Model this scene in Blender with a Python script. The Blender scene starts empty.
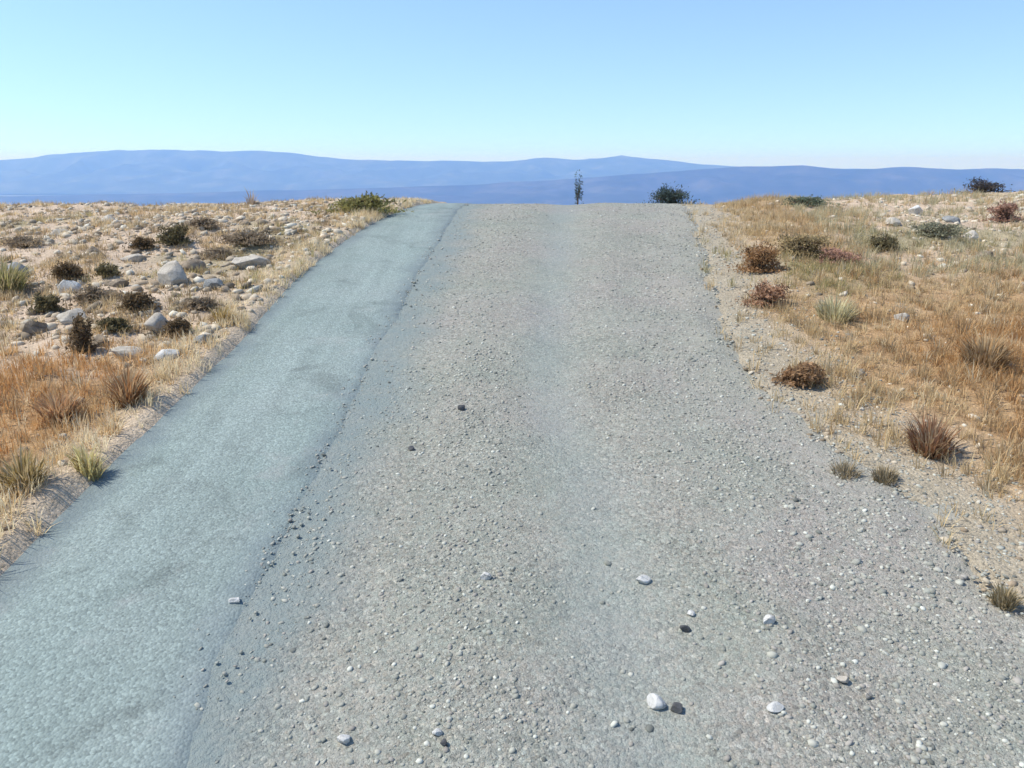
import bpy, math, random
import numpy as np
from mathutils import Vector

# ------------------------------------------------------------------ set-up
S = bpy.context.scene
COL = S.collection
RNG = np.random.default_rng(7)
random.seed(7)

F = 796.0                       # focal length in pixels of a 1024 wide frame (28 mm)
EYE = 2.6                       # camera height over the road
HORIZON = 165.0
PITCH = math.atan((384 - HORIZON) / F)
RISE = math.tan(math.radians(7.05))   # the road climbs to a crest
CURVE = 0.013
CREST = 12.0


# ------------------------------------------------------------------ noise
def _hash(ix, iy, seed):
    n = (ix.astype(np.int64) * 374761393 + iy.astype(np.int64) * 668265263 + seed * 1442695041) & 0xFFFFFFFF
    n = ((n ^ (n >> 13)) * 1274126177) & 0xFFFFFFFF
    n = n ^ (n >> 16)
    return (n & 0xFFFF) / 65535.0


def vnoise(x, y, seed=0):
    x = np.asarray(x, float); y = np.asarray(y, float)
    ix = np.floor(x); iy = np.floor(y)
    fx = x - ix; fy = y - iy
    fx = fx * fx * (3 - 2 * fx); fy = fy * fy * (3 - 2 * fy)
    a = _hash(ix, iy, seed); b = _hash(ix + 1, iy, seed)
    c = _hash(ix, iy + 1, seed); d = _hash(ix + 1, iy + 1, seed)
    return (a + (b - a) * fx) * (1 - fy) + (c + (d - c) * fx) * fy


def fbm(x, y, scale=1.0, octaves=4, seed=0, gain=0.5):
    t = 0.0; amp = 1.0; tot = 0.0; s = scale
    for o in range(octaves):
        t = t + amp * vnoise(np.asarray(x) * s + 17.3 * o, np.asarray(y) * s - 9.1 * o, seed + o)
        tot += amp; amp *= gain; s *= 2.03
    return t / tot                      # 0..1


def sstep(a, b, v):
    t = np.clip((np.asarray(v, float) - a) / (b - a), 0, 1)
    return t * t * (3 - 2 * t)


# ------------------------------------------------------------------ land
_y2 = CREST + (RISE + 0.17) / (2 * CURVE)
_ky = np.array([-9000, -90, -30, CREST, _y2, 2300, 2900, 90000.0])
_ks = np.array([0, 0, RISE, RISE, -0.17, -0.17, 0, 0])
_ty = np.unique(np.concatenate([np.linspace(-9000, -100, 60), np.linspace(-100, 60, 3201),
                                np.linspace(60, 3000, 2000), np.linspace(3000, 90000, 60)]))
_ts = np.interp(_ty, _ky, _ks)
_tz = np.concatenate([[0], np.cumsum((_ts[1:] + _ts[:-1]) / 2 * np.diff(_ty))])
_tz -= np.interp(0.0, _ty, _tz)


def profile(y):
    return np.interp(y, _ty, _tz)


def ray(px, py):
    cx = (px - 512) / F; cy = (384 - py) / F
    return cx, math.cos(PITCH) + math.sin(PITCH) * cy, -math.sin(PITCH) + math.cos(PITCH) * cy


def hit(px, py, surf):
    dx, dy, dz = ray(px, py)
    t = 0.5
    while t < 60:
        if EYE + dz * t < surf(dx * t, dy * t):
            lo, hi = t - 0.05, t
            for _ in range(20):
                m = (lo + hi) / 2
                if EYE + dz * m < surf(dx * m, dy * m): hi = m
                else: lo = m
            return dx * hi, dy * hi
        t += 0.05
    return None


def edge_curve(pts):
    w = [hit(px, py, lambda x, y: float(profile(y))) for px, py in pts]
    w = sorted([(y, x) for (x, y) in [p for p in w if p]])
    ys = np.array([p[0] for p in w]); xs = np.array([p[1] for p in w])
    s0 = (xs[2] - xs[0]) / (ys[2] - ys[0])
    s1 = (xs[-1] - xs[-3]) / (ys[-1] - ys[-3])
    ys = np.concatenate([[ys[0] - 30], ys, [ys[-1] + 40]])
    xs = np.concatenate([[xs[0] - 30 * s0], xs, [xs[-1] + 40 * s1]])
    g = np.linspace(ys[0], ys[-1], 3000)
    v = np.interp(g, ys, xs)
    n = 61
    k = np.hanning(n); k /= k.sum()
    v = np.convolve(np.pad(v, n // 2, mode='edge'), k, mode='valid')
    return lambda y: np.interp(y, g, v)


edge_left = edge_curve([(0, 582), (65, 512), (150, 432), (240, 345), (300, 277), (347, 241), (392, 215)])
edge_seam = edge_curve([(212, 768), (240, 660), (296, 555), (350, 440), (385, 360), (420, 290), (447, 240), (458, 218)])
edge_right = edge_curve([(1130, 650), (1024, 568), (970, 508), (880, 455), (795, 395), (757, 340), (735, 285), (722, 245), (706, 215)])


def land(x, y):
    x = np.asarray(x, float); y = np.asarray(y, float)
    z = profile(y)
    near = 1 - sstep(60, 200, np.hypot(x, y))
    dl = edge_left(y) - x                # metres out on the left verge
    dr = x - edge_right(y)
    out = np.maximum(dl, dr)
    off = sstep(-0.05, 0.9, out)
    bank = 0.085 * sstep(-0.02, 0.10, dl) * (0.7 + 0.6 * vnoise(x * 1.7, y * 1.7, 5))
    rough = off * (0.22 * (fbm(x, y, 0.55, 3, 11) - 0.5) + 0.09 * (fbm(x, y, 2.3, 3, 23) - 0.5)) \
        + sstep(-0.15, 0.25, out) * 0.035 * (fbm(x, y, 9, 3, 31) - 0.5)
    rise = 0.038 * np.clip(dr - 0.5, 0, 14) * sstep(7, 16, y)
    dip = 0.022 * np.clip(dl - 2.0, 0, 10) * sstep(6, 15, y)
    z = z + near * (bank + rough + rise - dip)
    far = sstep(400, 3000, np.hypot(x, y))
    z = z + far * 30 * (fbm(x, y, 1 / 1500.0, 4, 41) - 0.5)
    return z


def landf(x, y):
    return float(land(np.array([x]), np.array([y]))[0])


def at(px, py):
    p = hit(px, py, landf)
    return Vector((p[0], p[1], landf(*p)))


def px_per_m(v):
    return F / (v.y * math.cos(PITCH) - (v.z - EYE) * math.sin(PITCH))


# ------------------------------------------------------------------ node helpers
class Mat:
    def __init__(self, name, rough=0.9, spec=0.25):
        self.m = bpy.data.materials.new(name); self.m.use_nodes = True
        self.nt = self.m.node_tree
        self.b = self.nt.nodes['Principled BSDF']
        self.b.inputs['Roughness'].default_value = rough
        self.b.inputs['Specular IOR Level'].default_value = spec
        self.co = self.nt.nodes.new('ShaderNodeTexCoord')

    def n(self, t, **kw):
        nd = self.nt.nodes.new(t)
        for k, v in kw.items():
            if k in nd.inputs.keys() and not hasattr(nd, k): nd.inputs[k].default_value = v
            elif hasattr(nd, k): setattr(nd, k, v)
            else: nd.inputs[k].default_value = v
        return nd

    def l(self, a, b): self.nt.links.new(a, b)

    def noise(self, scale, detail=4, rough=0.55, vec=None, dist=0.0):
        nd = self.n('ShaderNodeTexNoise')
        nd.inputs['Scale'].default_value = scale; nd.inputs['Detail'].default_value = detail
        nd.inputs['Roughness'].default_value = rough; nd.inputs['Distortion'].default_value = dist
        self.l(vec or self.co.outputs['Object'], nd.inputs['Vector'])
        return nd.outputs['Fac']

    def voronoi(self, scale, feature='F1', vec=None, out='Distance', rnd=1.0):
        nd = self.n('ShaderNodeTexVoronoi'); nd.feature = feature
        nd.inputs['Scale'].default_value = scale; nd.inputs['Randomness'].default_value = rnd
        self.l(vec or self.co.outputs['Object'], nd.inputs['Vector'])
        return nd.outputs[out]

    def ramp(self, fac, stops):
        nd = self.n('ShaderNodeValToRGB')
        e = nd.color_ramp.elements
        while len(e) < len(stops): e.new(0.5)
        for el, (p, c) in zip(e, stops):
            el.position = p
            el.color = (c, c, c, 1) if isinstance(c, (int, float)) else (*c, 1)
        self.l(fac, nd.inputs['Fac'])
        return nd.outputs['Color']

    def mix(self, fac, a, b, mode='MIX'):
        nd = self.n('ShaderNodeMix'); nd.data_type = 'RGBA'; nd.blend_type = mode
        for sock, v in ((nd.inputs['Factor'], fac), (nd.inputs['A'], a), (nd.inputs['B'], b)):
            if hasattr(v, 'links'): self.l(v, sock)
            elif sock.type == 'VALUE': sock.default_value = v
            else: sock.default_value = (*v, 1)
        # the RGBA sockets sit behind the float ones of the same name
        for nm, v in (('A', a), ('B', b)):
            s = [i for i in nd.inputs if i.name == nm and i.type == 'RGBA'][0]
            if hasattr(v, 'links'): self.l(v, s)
            else: s.default_value = (*v, 1)
        return [o for o in nd.outputs if o.type == 'RGBA'][0]

    def math(self, op, a, b=0.0):
        nd = self.n('ShaderNodeMath'); nd.operation = op
        for i, v in enumerate((a, b)):
            if hasattr(v, 'links'): self.l(v, nd.inputs[i])
            else: nd.inputs[i].default_value = v
        return nd.outputs[0]

    def attr(self, name, out='Fac'):
        nd = self.n('ShaderNodeAttribute'); nd.attribute_name = name
        return nd.outputs[out]

    def bump(self, height, dist=0.01, strength=1.0, prev=None):
        nd = self.n('ShaderNodeBump'); nd.inputs['Distance'].default_value = dist
        nd.inputs['Strength'].default_value = strength
        self.l(height, nd.inputs['Height'])
        if prev is not None: self.l(prev, nd.inputs['Normal'])
        return nd.outputs['Normal']

    def done(self, col, normal=None):
        self.l(col, self.b.inputs['Base Color'])
        if normal is not None: self.l(normal, self.b.inputs['Normal'])
        return self.m


# ------------------------------------------------------------------ materials
def mat_gravel():
    m = Mat('gravel_bed', 0.92, 0.2)
    big = m.noise(0.55, 4, 0.6)
    mid = m.noise(2.2, 5, 0.65)
    base = m.ramp(big, [(0.30, (0.246, 0.251, 0.208)), (0.47, (0.281, 0.277, 0.229)), (0.60, (0.287, 0.271, 0.232)), (0.75, (0.254, 0.268, 0.213))])
    base = m.mix(m.ramp(mid, [(0.38, 0.0), (0.72, 0.55)]), base, (0.329, 0.317, 0.265))
    # pinkish and greenish stone mixed in from different loads
    col0 = m.ramp(m.noise(0.8, 4, 0.6), [(0.36, (0.98, 1.01, 1.0)), (0.5, (1, 1, 1)), (0.62, (1.025, 0.99, 1.0))])
    base = m.mix(1.0, base, col0, 'MULTIPLY')
    # patches of packed grit between patches of pebbles
    patch = m.ramp(m.noise(1.7, 6, 0.75), [(0.36, 0.35), (0.56, 1.0)])
    warp = m.n('ShaderNodeTexNoise'); warp.inputs['Scale'].default_value = 35; warp.inputs['Detail'].default_value = 3
    m.l(m.co.outputs['Object'], warp.inputs['Vector'])
    wv = m.n('ShaderNodeVectorMath'); wv.operation = 'MULTIPLY_ADD'
    m.l(warp.outputs['Color'], wv.inputs[0]); wv.inputs[1].default_value = (0.03, 0.03, 0.03)
    m.l(m.co.outputs['Object'], wv.inputs[2]); wv = wv.outputs[0]
    cell = m.voronoi(52, out='Color', vec=wv)
    sep = m.n('ShaderNodeSeparateColor'); m.l(cell, sep.inputs['Color'])
    tone = m.ramp(sep.outputs['Red'], [(0.0, 0.52), (0.2, 0.84), (0.6, 1.0), (0.88, 1.16), (1.0, 1.55)])
    col = m.mix(m.math('MULTIPLY', patch, 0.75), base, tone, 'MULTIPLY')
    warm = m.ramp(sep.outputs['Green'], [(0.0, (1.05, 0.99, 0.95)), (0.5, (1, 1, 1)), (1.0, (0.97, 1.01, 1.0))])
    col = m.mix(1.0, col, warm, 'MULTIPLY')
    cell2 = m.voronoi(140, out='Color')
    sep2 = m.n('ShaderNodeSeparateColor'); m.l(cell2, sep2.inputs['Color'])
    col = m.mix(0.75, col, m.ramp(sep2.outputs['Red'], [(0, 0.62), (0.25, 0.92), (0.75, 1.06), (1, 1.4)]), 'MULTIPLY')
    col = m.mix(0.7, col, m.ramp(m.noise(420, 3, 0.7), [(0.25, 0.74), (0.75, 1.24)]), 'MULTIPLY')
    col = m.mix(1.0, col, m.ramp(m.noise(12, 5, 0.7), [(0.3, 0.88), (0.7, 1.10)]), 'MULTIPLY')
    # two packed, cleaner wheel tracks read paler and cooler
    trk = m.attr('track')
    col = m.mix(m.math('MULTIPLY', trk, 0.55), col, (0.240, 0.275, 0.258))
    col = m.mix(m.math('MULTIPLY', m.attr('worn'), m.ramp(m.noise(5, 5, 0.7), [(0.3, 0.55), (0.65, 0.95)])), col, (0.200, 0.240, 0.226))
    col = m.mix(m.math('MULTIPLY', m.attr('sandy'), m.ramp(m.noise(4, 6, 0.75), [(0.34, 0.15), (0.62, 0.95)])), col, (0.365, 0.335, 0.265))
    d2 = m.voronoi(140)
    nrm = m.bump(m.math('MULTIPLY', m.math('SUBTRACT', 1.0, m.voronoi(52, vec=wv)), patch), 0.010, 0.6)
    nrm = m.bump(m.math('SUBTRACT', 1.0, d2), 0.004, 0.6, nrm)
    nrm = m.bump(m.noise(16, 6, 0.7), 0.03, 0.6, nrm)
    return m.done(col, nrm)


def mat_asphalt():
    m = Mat('weathered_tarmac', 0.85, 0.3)
    big = m.noise(0.9, 4, 0.6)
    base = m.ramp(big, [(0.30, (0.198, 0.245, 0.219)), (0.5, (0.221, 0.265, 0.238)), (0.72, (0.243, 0.282, 0.255))])
    mp = m.n('ShaderNodeMapping'); mp.inputs['Scale'].default_value = (5.0, 0.35, 1)
    m.l(m.co.outputs['Object'], mp.inputs['Vector'])
    streak = m.noise(1.0, 5, 0.6, mp.outputs['Vector'])
    base = m.mix(1.0, base, m.ramp(streak, [(0.3, 0.90), (0.5, 1.0), (0.7, 1.10)]), 'MULTIPLY')
    cell = m.voronoi(75, out='Color')
    sep = m.n('ShaderNodeSeparateColor'); m.l(cell, sep.inputs['Color'])
    col = m.mix(0.65, base, m.ramp(sep.outputs['Red'], [(0, 0.62), (0.3, 0.9), (0.7, 1.05), (1, 1.45)]), 'MULTIPLY')
    fine = m.noise(320, 3, 0.7)
    col = m.mix(0.8, col, m.ramp(fine, [(0.25, 0.78), (0.75, 1.22)]), 'MULTIPLY')
    stain = m.ramp(m.noise(1.5, 6, 0.7, dist=0.6), [(0.36, 0.76), (0.46, 1.0), (0.62, 1.0), (0.72, 1.13)])
    col = m.mix(0.9, col, stain, 'MULTIPLY')
    col = m.mix(m.ramp(m.noise(1.1, 7, 0.75), [(0.56, 0.0), (0.70, 0.5)]), col, (0.31, 0.305, 0.28))
    # sand blown in from the verge, tar with painted-in step and bank shade at the worn right edge and by the left one
    col = m.mix(m.math('MULTIPLY', m.attr('dust'), m.ramp(m.noise(7, 5, 0.7), [(0.35, 0.0), (0.7, 0.85)])), col, (0.32, 0.315, 0.285))
    col = m.mix(m.math('MULTIPLY', m.attr('tar_shade'), m.ramp(m.noise(4, 5, 0.7), [(0.25, 0.30), (0.6, 0.85)])), col, (0.125, 0.158, 0.165))
    nrm = m.bump(m.math('SUBTRACT', 1.0, m.voronoi(75)), 0.006, 0.6)
    nrm = m.bump(m.noise(14, 4), 0.012, 0.5, nrm)
    return m.done(col, nrm)


def mat_ground():
    m = Mat('dry_stony_soil', 0.95, 0.1)
    soil = m.ramp(m.noise(1.6, 6, 0.65), [(0.28, (0.368, 0.264, 0.159)), (0.48, (0.460, 0.345, 0.221)), (0.68, (0.524, 0.412, 0.281))])
    rust = m.ramp(m.noise(3.2, 6, 0.7), [(0.3, (0.300, 0.179, 0.086)), (0.52, (0.411, 0.264, 0.135)), (0.72, (0.533, 0.377, 0.217))])
    col = m.mix(m.attr('rust'), soil, rust)
    stony = m.ramp(m.noise(2.4, 5, 0.7), [(0.3, (0.440, 0.339, 0.238)), (0.55, (0.595, 0.461, 0.333)), (0.75, (0.667, 0.529, 0.393))])
    col = m.mix(m.attr('stony'), col, stony)
    grav = m.ramp(m.noise(4.0, 6, 0.75), [(0.3, (0.336, 0.286, 0.203)), (0.7, (0.458, 0.387, 0.275))])
    col = m.mix(m.attr('gritty'), col, grav)
    sand = m.ramp(m.noise(5.0, 5, 0.7), [(0.3, (0.462, 0.363, 0.252)), (0.7, (0.594, 0.481, 0.347))])
    col = m.mix(m.attr('sandy'), col, sand)
    green = m.ramp(m.noise(5.0, 5, 0.7), [(0.3, (0.167, 0.163, 0.077)), (0.7, (0.304, 0.277, 0.158))])
    col = m.mix(m.attr('green'), col, green)
    # scrubby plain far below
    plain = m.ramp(m.noise(0.004, 5, 0.6), [(0.35, (0.10, 0.12, 0.07)), (0.6, (0.20, 0.18, 0.12))])
    col = m.mix(m.attr('far'), col, plain)
    cell = m.voronoi(55, out='Color')
    sep = m.n('ShaderNodeSeparateColor'); m.l(cell, sep.inputs['Color'])
    col = m.mix(0.5, col, m.ramp(sep.outputs['Red'], [(0, 0.55), (0.3, 0.92), (0.75, 1.05), (1, 1.45)]), 'MULTIPLY')
    col = m.mix(0.8, col, m.ramp(m.noise(60, 4, 0.7), [(0.25, 0.70), (0.75, 1.25)]), 'MULTIPLY')
    nrm = m.bump(m.noise(30, 5, 0.7), 0.03, 0.8)
    nrm = m.bump(m.math('SUBTRACT', 1.0, m.voronoi(55)), 0.01, 0.6, nrm)
    return m.done(col, nrm)


def mat_stone(name, c0, c1, c2):
    m = Mat(name, 0.92, 0.15)
    pos = m.n('ShaderNodeNewGeometry').outputs['Position']
    col = m.ramp(m.noise(7, 8, 0.7, vec=pos), [(0.30, c0), (0.5, c1), (0.70, c2)])
    spots = m.ramp(m.noise(26, 6, 0.75, vec=pos), [(0.34, 0.60), (0.46, 1.0), (0.75, 1.12)])
    col = m.mix(0.8, col, spots, 'MULTIPLY')
    lichen = m.ramp(m.noise(13, 6, 0.75, dist=0.5, vec=pos), [(0.56, 0.0), (0.64, 0.45)])
    col = m.mix(lichen, col, tuple(0.6 * a + b for a, b in zip(c0, (0.06, 0.045, 0.01))))
    crack = m.ramp(m.voronoi(9, 'DISTANCE_TO_EDGE', vec=pos), [(0.0, 0.45), (0.025, 1.0)])
    col = m.mix(0.7, col, crack, 'MULTIPLY')
    nrm = m.bump(m.noise(20, 8, 0.75, vec=pos), 0.016, 0.9)
    nrm = m.bump(crack, 0.004, 0.6, nrm)
    return m.done(col, nrm)


def mat_colattr(name, rough=0.85, spec=0.15, trans=0.0):
    m = Mat(name, rough, spec)
    col = m.attr('tint', 'Color')
    v = m.noise(40, 3, 0.6)
    col = m.mix(0.6, col, m.ramp(v, [(0.3, 0.78), (0.7, 1.2)]), 'MULTIPLY')
    if trans:                                   # thin dry leaves let light through
        tr = m.n('ShaderNodeBsdfTranslucent'); mx = m.n('ShaderNodeMixShader'); mx.inputs[0].default_value = trans
        out = [n for n in m.nt.nodes if n.type == 'OUTPUT_MATERIAL'][0]
        m.l(col, tr.inputs['Color']); m.l(m.b.outputs[0], mx.inputs[1]); m.l(tr.outputs[0], mx.inputs[2]); m.l(mx.outputs[0], out.inputs['Surface'])
    return m.done(col)


def mat_bark():
    m = Mat('dry_bark', 0.95, 0.1)
    return m.done(m.ramp(m.noise(30, 5, 0.7), [(0.3, (0.055, 0.038, 0.024)), (0.7, (0.17, 0.125, 0.085))]), m.bump(m.noise(60, 4), 0.01, 0.7))


def mat_mountain(name, a, b, c):
    m = Mat(name, 0.95, 0.1)
    return m.done(m.ramp(m.noise(0.0022, 8, 0.65), [(0.34, a), (0.52, b), (0.70, c)]))


M_GRAVEL = mat_gravel(); M_ASPH = mat_asphalt(); M_GROUND = mat_ground()
M_PALE = mat_stone('pale_limestone', (0.336, 0.296, 0.233), (0.448, 0.400, 0.326), (0.528, 0.488, 0.411))
M_WHITE = mat_stone('chalky_stone', (0.464, 0.448, 0.404), (0.560, 0.544, 0.497), (0.624, 0.616, 0.574))
M_BROWN = mat_stone('brown_stone', (0.160, 0.124, 0.085), (0.248, 0.196, 0.140), (0.336, 0.276, 0.206))
M_GREY = mat_stone('grey_stone', (0.160, 0.160, 0.151), (0.256, 0.256, 0.241), (0.352, 0.348, 0.326))
M_DARK = mat_stone('dark_stone', (0.055, 0.055, 0.055), (0.10, 0.10, 0.10), (0.17, 0.165, 0.16))
M_TINT = mat_colattr('dry_plant', trans=0.42); M_PEB = mat_colattr('loose_stone', 0.9, 0.2); M_BARK = mat_bark()


# ------------------------------------------------------------------ mesh helpers
def mesh_from(name, verts, faces, mat, tint=None, smooth=False):
    """verts (n,3) array; faces: list of (k,3)/(k,4) integer arrays"""
    me = bpy.data.meshes.new(name)
    verts = np.asarray(verts, np.float32)
    loops = np.concatenate([f.reshape(-1) for f in faces]).astype(np.int32)
    tot = np.concatenate([np.full(len(f), f.shape[1], np.int32) for f in faces])
    start = np.concatenate([[0], np.cumsum(tot)[:-1]]).astype(np.int32)
    me.vertices.add(len(verts)); me.vertices.foreach_set('co', verts.reshape(-1))
    me.loops.add(len(loops)); me.loops.foreach_set('vertex_index', loops)
    me.polygons.add(len(tot)); me.polygons.foreach_set('loop_start', start)
    me.polygons.foreach_set('loop_total', tot)
    if smooth: me.polygons.foreach_set('use_smooth', np.ones(len(tot), bool))
    me.update(calc_edges=True)
    if tint is not None:
        a = me.attributes.new('tint', 'FLOAT_COLOR', 'POINT')
        c = np.ones((len(verts), 4), np.float32); c[:, :3] = tint
        a.data.foreach_set('color', c.reshape(-1))
    me.materials.append(mat)
    return me


def fattr(me, name, vals):
    a = me.attributes.new(name, 'FLOAT', 'POINT')
    a.data.foreach_set('value', np.asarray(vals, np.float32).reshape(-1))


def link(name, me, parent=None, loc=None):
    o = bpy.data.objects.new(name, me); COL.objects.link(o)
    if parent is not None: o.parent = parent
    if loc is not None: o.location = loc
    return o


def tag(o, label=None, cat=None, group=None, kind=None):
    if label: o['label'] = label
    if cat: o['category'] = cat
    if group: o['group'] = group
    if kind: o['kind'] = kind
    return o


def grid(X, Y, Z):
    ny, nx = X.shape
    v = np.stack([X, Y, Z], -1).reshape(-1, 3)
    i = np.arange(ny * nx).reshape(ny, nx)
    f = np.stack([i[:-1, :-1], i[:-1, 1:], i[1:, 1:], i[1:, :-1]], -1).reshape(-1, 4)
    return v, f


# ------------------------------------------------------------------ ground sheet
def spaced(a, b, step, lo, hi, growth=1.13):
    core = np.arange(a, b + step / 2, step)
    up = []; s = step; v = core[-1]
    while v < hi: s *= growth; v += s; up.append(v)
    dn = []; s = step; v = core[0]
    while v > lo: s *= growth; v -= s; dn.append(v)
    return np.concatenate([dn[::-1], core, up])


def build_ground():
    xs = spaced(-13, 13, 0.055, -26000, 26000)
    ys = spaced(1.0, 21, 0.055, -6000, 30000)
    X, Y = np.meshgrid(xs, ys)
    Z = land(X, Y)
    # keep the sheet under the two road surfaces
    under = (X > edge_left(Y) + 0.03) & (X < edge_right(Y) - 0.25) & (np.abs(Y) < 60)
    Z = np.where(under, Z - 0.03, Z)
    v, f = grid(X, Y, Z)
    me = mesh_from('ground', v, [f], M_GROUND, smooth=True)
    x = v[:, 0]; y = v[:, 1]
    dl = edge_left(y) - x; dr = x - edge_right(y)
    n1 = fbm(x, y, 0.9, 4, 51)
    rust_r = sstep(0.15, 1.0, dr + (n1 - 0.5) * 1.6) * (1 - 0.75 * sstep(8.0, 11.5, y + (n1 - .5) * 4))
    rust_l = sstep(0.08, 0.5, dl + (n1 - 0.5) * 0.6) * (1 - sstep(6.3, 7.8, y + (n1 - 0.5) * 3))
    fattr(me, 'rust', np.maximum(rust_l, rust_r))
    fattr(me, 'stony', sstep(0.2, 0.9, dl) * sstep(6.3, 8.2, y + (n1 - 0.5) * 3) * 0.9 + sstep(1.0, 3.0, dr) * sstep(9.0, 12.5, y) * 0.8)
    fattr(me, 'gritty', np.where(dr > -0.5, 1 - sstep(-0.1, 0.8, dr + (n1 - 0.5) * 0.9), 0) + 0)
    fattr(me, 'sandy', np.where(dl > -0.4, 1 - sstep(0.05, 0.36, dl + (n1 - 0.5) * 0.5), 0))
    fattr(me, 'green', sstep(0.52, 0.68, fbm(x, y, 0.5, 3, 77)) * 0.6 * sstep(0.3, 1, np.maximum(dl, dr)) * sstep(8, 11, y))
    fattr(me, 'far', sstep(60, 300, np.hypot(x, y)))
    return tag(link('ground', me), kind='structure')


def build_asphalt():
    ys = np.concatenate([np.arange(-25, 1.2, 0.2), np.arange(1.2, 22, 0.03), np.arange(22, 55, 0.25)])
    xl = edge_left(ys) + 0.05 * (fbm(ys, ys * 0, 2.0, 4, 61) - 0.5) - 0.03
    xr = edge_seam(ys) + 0.13 * (fbm(ys, ys * 0 + 3, 1.3, 6, 62, 0.68) - 0.5)
    u = np.concatenate([[0, 0.0001], np.linspace(0.004, 0.85, 44), np.linspace(0.86, 0.998, 26), [0.9999, 1]])
    X = xl[:, None] + (xr - xl)[:, None] * u[None]
    Y = np.repeat(ys[:, None], len(u), 1)
    w = (xr - xl)[:, None]
    lift = 0.027 - 0.010 * (np.abs(u[None] - 0.5) * 2) ** 3
    Z = profile(Y) + lift + 0.010 * (fbm(X, Y, 1.5, 3, 63) - 0.5)
    # crumbled rim down to the gravel on the right, buried rim on the left
    Z -= 0.024 * (1 - sstep(0.0, 0.17, xr[:, None] - X)) * (0.75 + 0.5 * fbm(X, Y, 7, 3, 64))
    Z[:, 0] -= 0.08; Z[:, -1] -= 0.05
    X[:, -2] -= 0.008 + 0.01 * fbm(ys, ys * 0, 9, 2, 65)
    v, f = grid(X, Y, Z)
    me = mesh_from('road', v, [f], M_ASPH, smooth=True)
    x = v[:, 0]; y = v[:, 1]
    L = np.repeat(xl, len(u)); R = np.repeat(xr, len(u))
    n = fbm(x, y, 3.0, 4, 66)
    fattr(me, 'dust', np.clip((1 - sstep(0.0, 0.30, x - L)) * 0.4 + (1 - sstep(0.0, 0.35, R - x + (n - 0.5) * 0.2)) * 0.5, 0, 1))
    fattr(me, 'tar_shade', np.clip((1 - sstep(0.02, 0.40, R - x + (n - 0.5) * 0.25)) * 0.95 + (1 - sstep(0.03, 0.32, x - L + (n - 0.5) * 0.2)) * 0.95, 0, 1))  # dark edge bands: seal colour plus painted step and bank shade
    return tag(link('road', me), kind='structure')


def gravel_z(x, y):
    k = sstep(0.0, 0.7, x - edge_seam(y))
    t = (x - edge_seam(y)) / (edge_right(y) - edge_seam(y)) - 0.03 * (fbm(y, x * 0, 0.4, 2, 74) - 0.5)
    rut = -0.022 * np.exp(-((t - 0.42) / 0.075) ** 2) + 0.014 * np.exp(-((t - 0.60) / 0.07) ** 2) + 0.016 * np.exp(-((t - 0.23) / 0.09) ** 2)
    return profile(y) + rut * (0.6 + 0.8 * fbm(x, y, 0.7, 3, 79)) + 0.012 + (0.008 + 0.030 * k) * (fbm(x, y, 0.9, 3, 71) - 0.5) + (0.007 + 0.007 * k) * (fbm(x, y, 5, 3, 72) - 0.5)


def gravel_fade(x, y):
    return sstep(-0.55, 0.45, x - edge_right(y) + (fbm(x, y, 1.3, 4, 73) - 0.5) * 0.9)


def build_gravel():
    ys = np.concatenate([np.arange(-25, 1.2, 0.2), np.arange(1.2, 22, 0.035), np.arange(22, 55, 0.25)])
    xl = edge_seam(ys) - 0.25
    xr = edge_right(ys) + 0.55
    u = np.linspace(0, 1, 150)
    X = xl[:, None] + (xr - xl)[:, None] * u[None]
    Y = np.repeat(ys[:, None], len(u), 1)
    Z = gravel_z(X, Y) - 0.10 * gravel_fade(X, Y)
    v, f = grid(X, Y, Z)
    me = mesh_from('gravel_road', v, [f], M_GRAVEL, smooth=True)
    x = v[:, 0]; y = v[:, 1]
    seam = edge_seam(y); right = edge_right(y)
    t = (x - seam) / (right - seam)
    wob = 0.03 * (fbm(y, x * 0, 0.4, 2, 74) - 0.5)
    tr = np.exp(-((t - 0.42 - wob) / 0.07) ** 2)
    fattr(me, 'track', tr * (0.35 + 0.65 * fbm(x, y, 1.2, 3, 75)))
    fattr(me, 'sandy', sstep(-1.1, 0.15, x - right + (fbm(x, y, 1.6, 5, 78, 0.65) - 0.5) * 1.3))
    fattr(me, 'worn', 1 - sstep(-0.02, 0.55, x - seam + (fbm(x, y, 2.2, 4, 76) - 0.5) * 0.5))
    return tag(link('gravel_road', me), kind='structure')


# ------------------------------------------------------------------ scatter meshes
ICO_V = None


def ico():
    global ICO_V
    if ICO_V is None:
        p = (1 + 5 ** .5) / 2
        v = np.array([(-1, p, 0), (1, p, 0), (-1, -p, 0), (1, -p, 0), (0, -1, p), (0, 1, p), (0, -1, -p), (0, 1, -p),
                      (p, 0, -1), (p, 0, 1), (-p, 0, -1), (-p, 0, 1)], float)
        v /= np.linalg.norm(v[0])
        f = np.array([(0, 11, 5), (0, 5, 1), (0, 1, 7), (0, 7, 10), (0, 10, 11), (1, 5, 9), (5, 11, 4), (11, 10, 2), (10, 7, 6),
                      (7, 1, 8), (3, 9, 4), (3, 4, 2), (3, 2, 6), (3, 6, 8), (3, 8, 9), (4, 9, 5), (2, 4, 11), (6, 2, 10), (8, 6, 7), (9, 8, 1)])
        ICO_V = (v, f)
    return ICO_V


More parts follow.
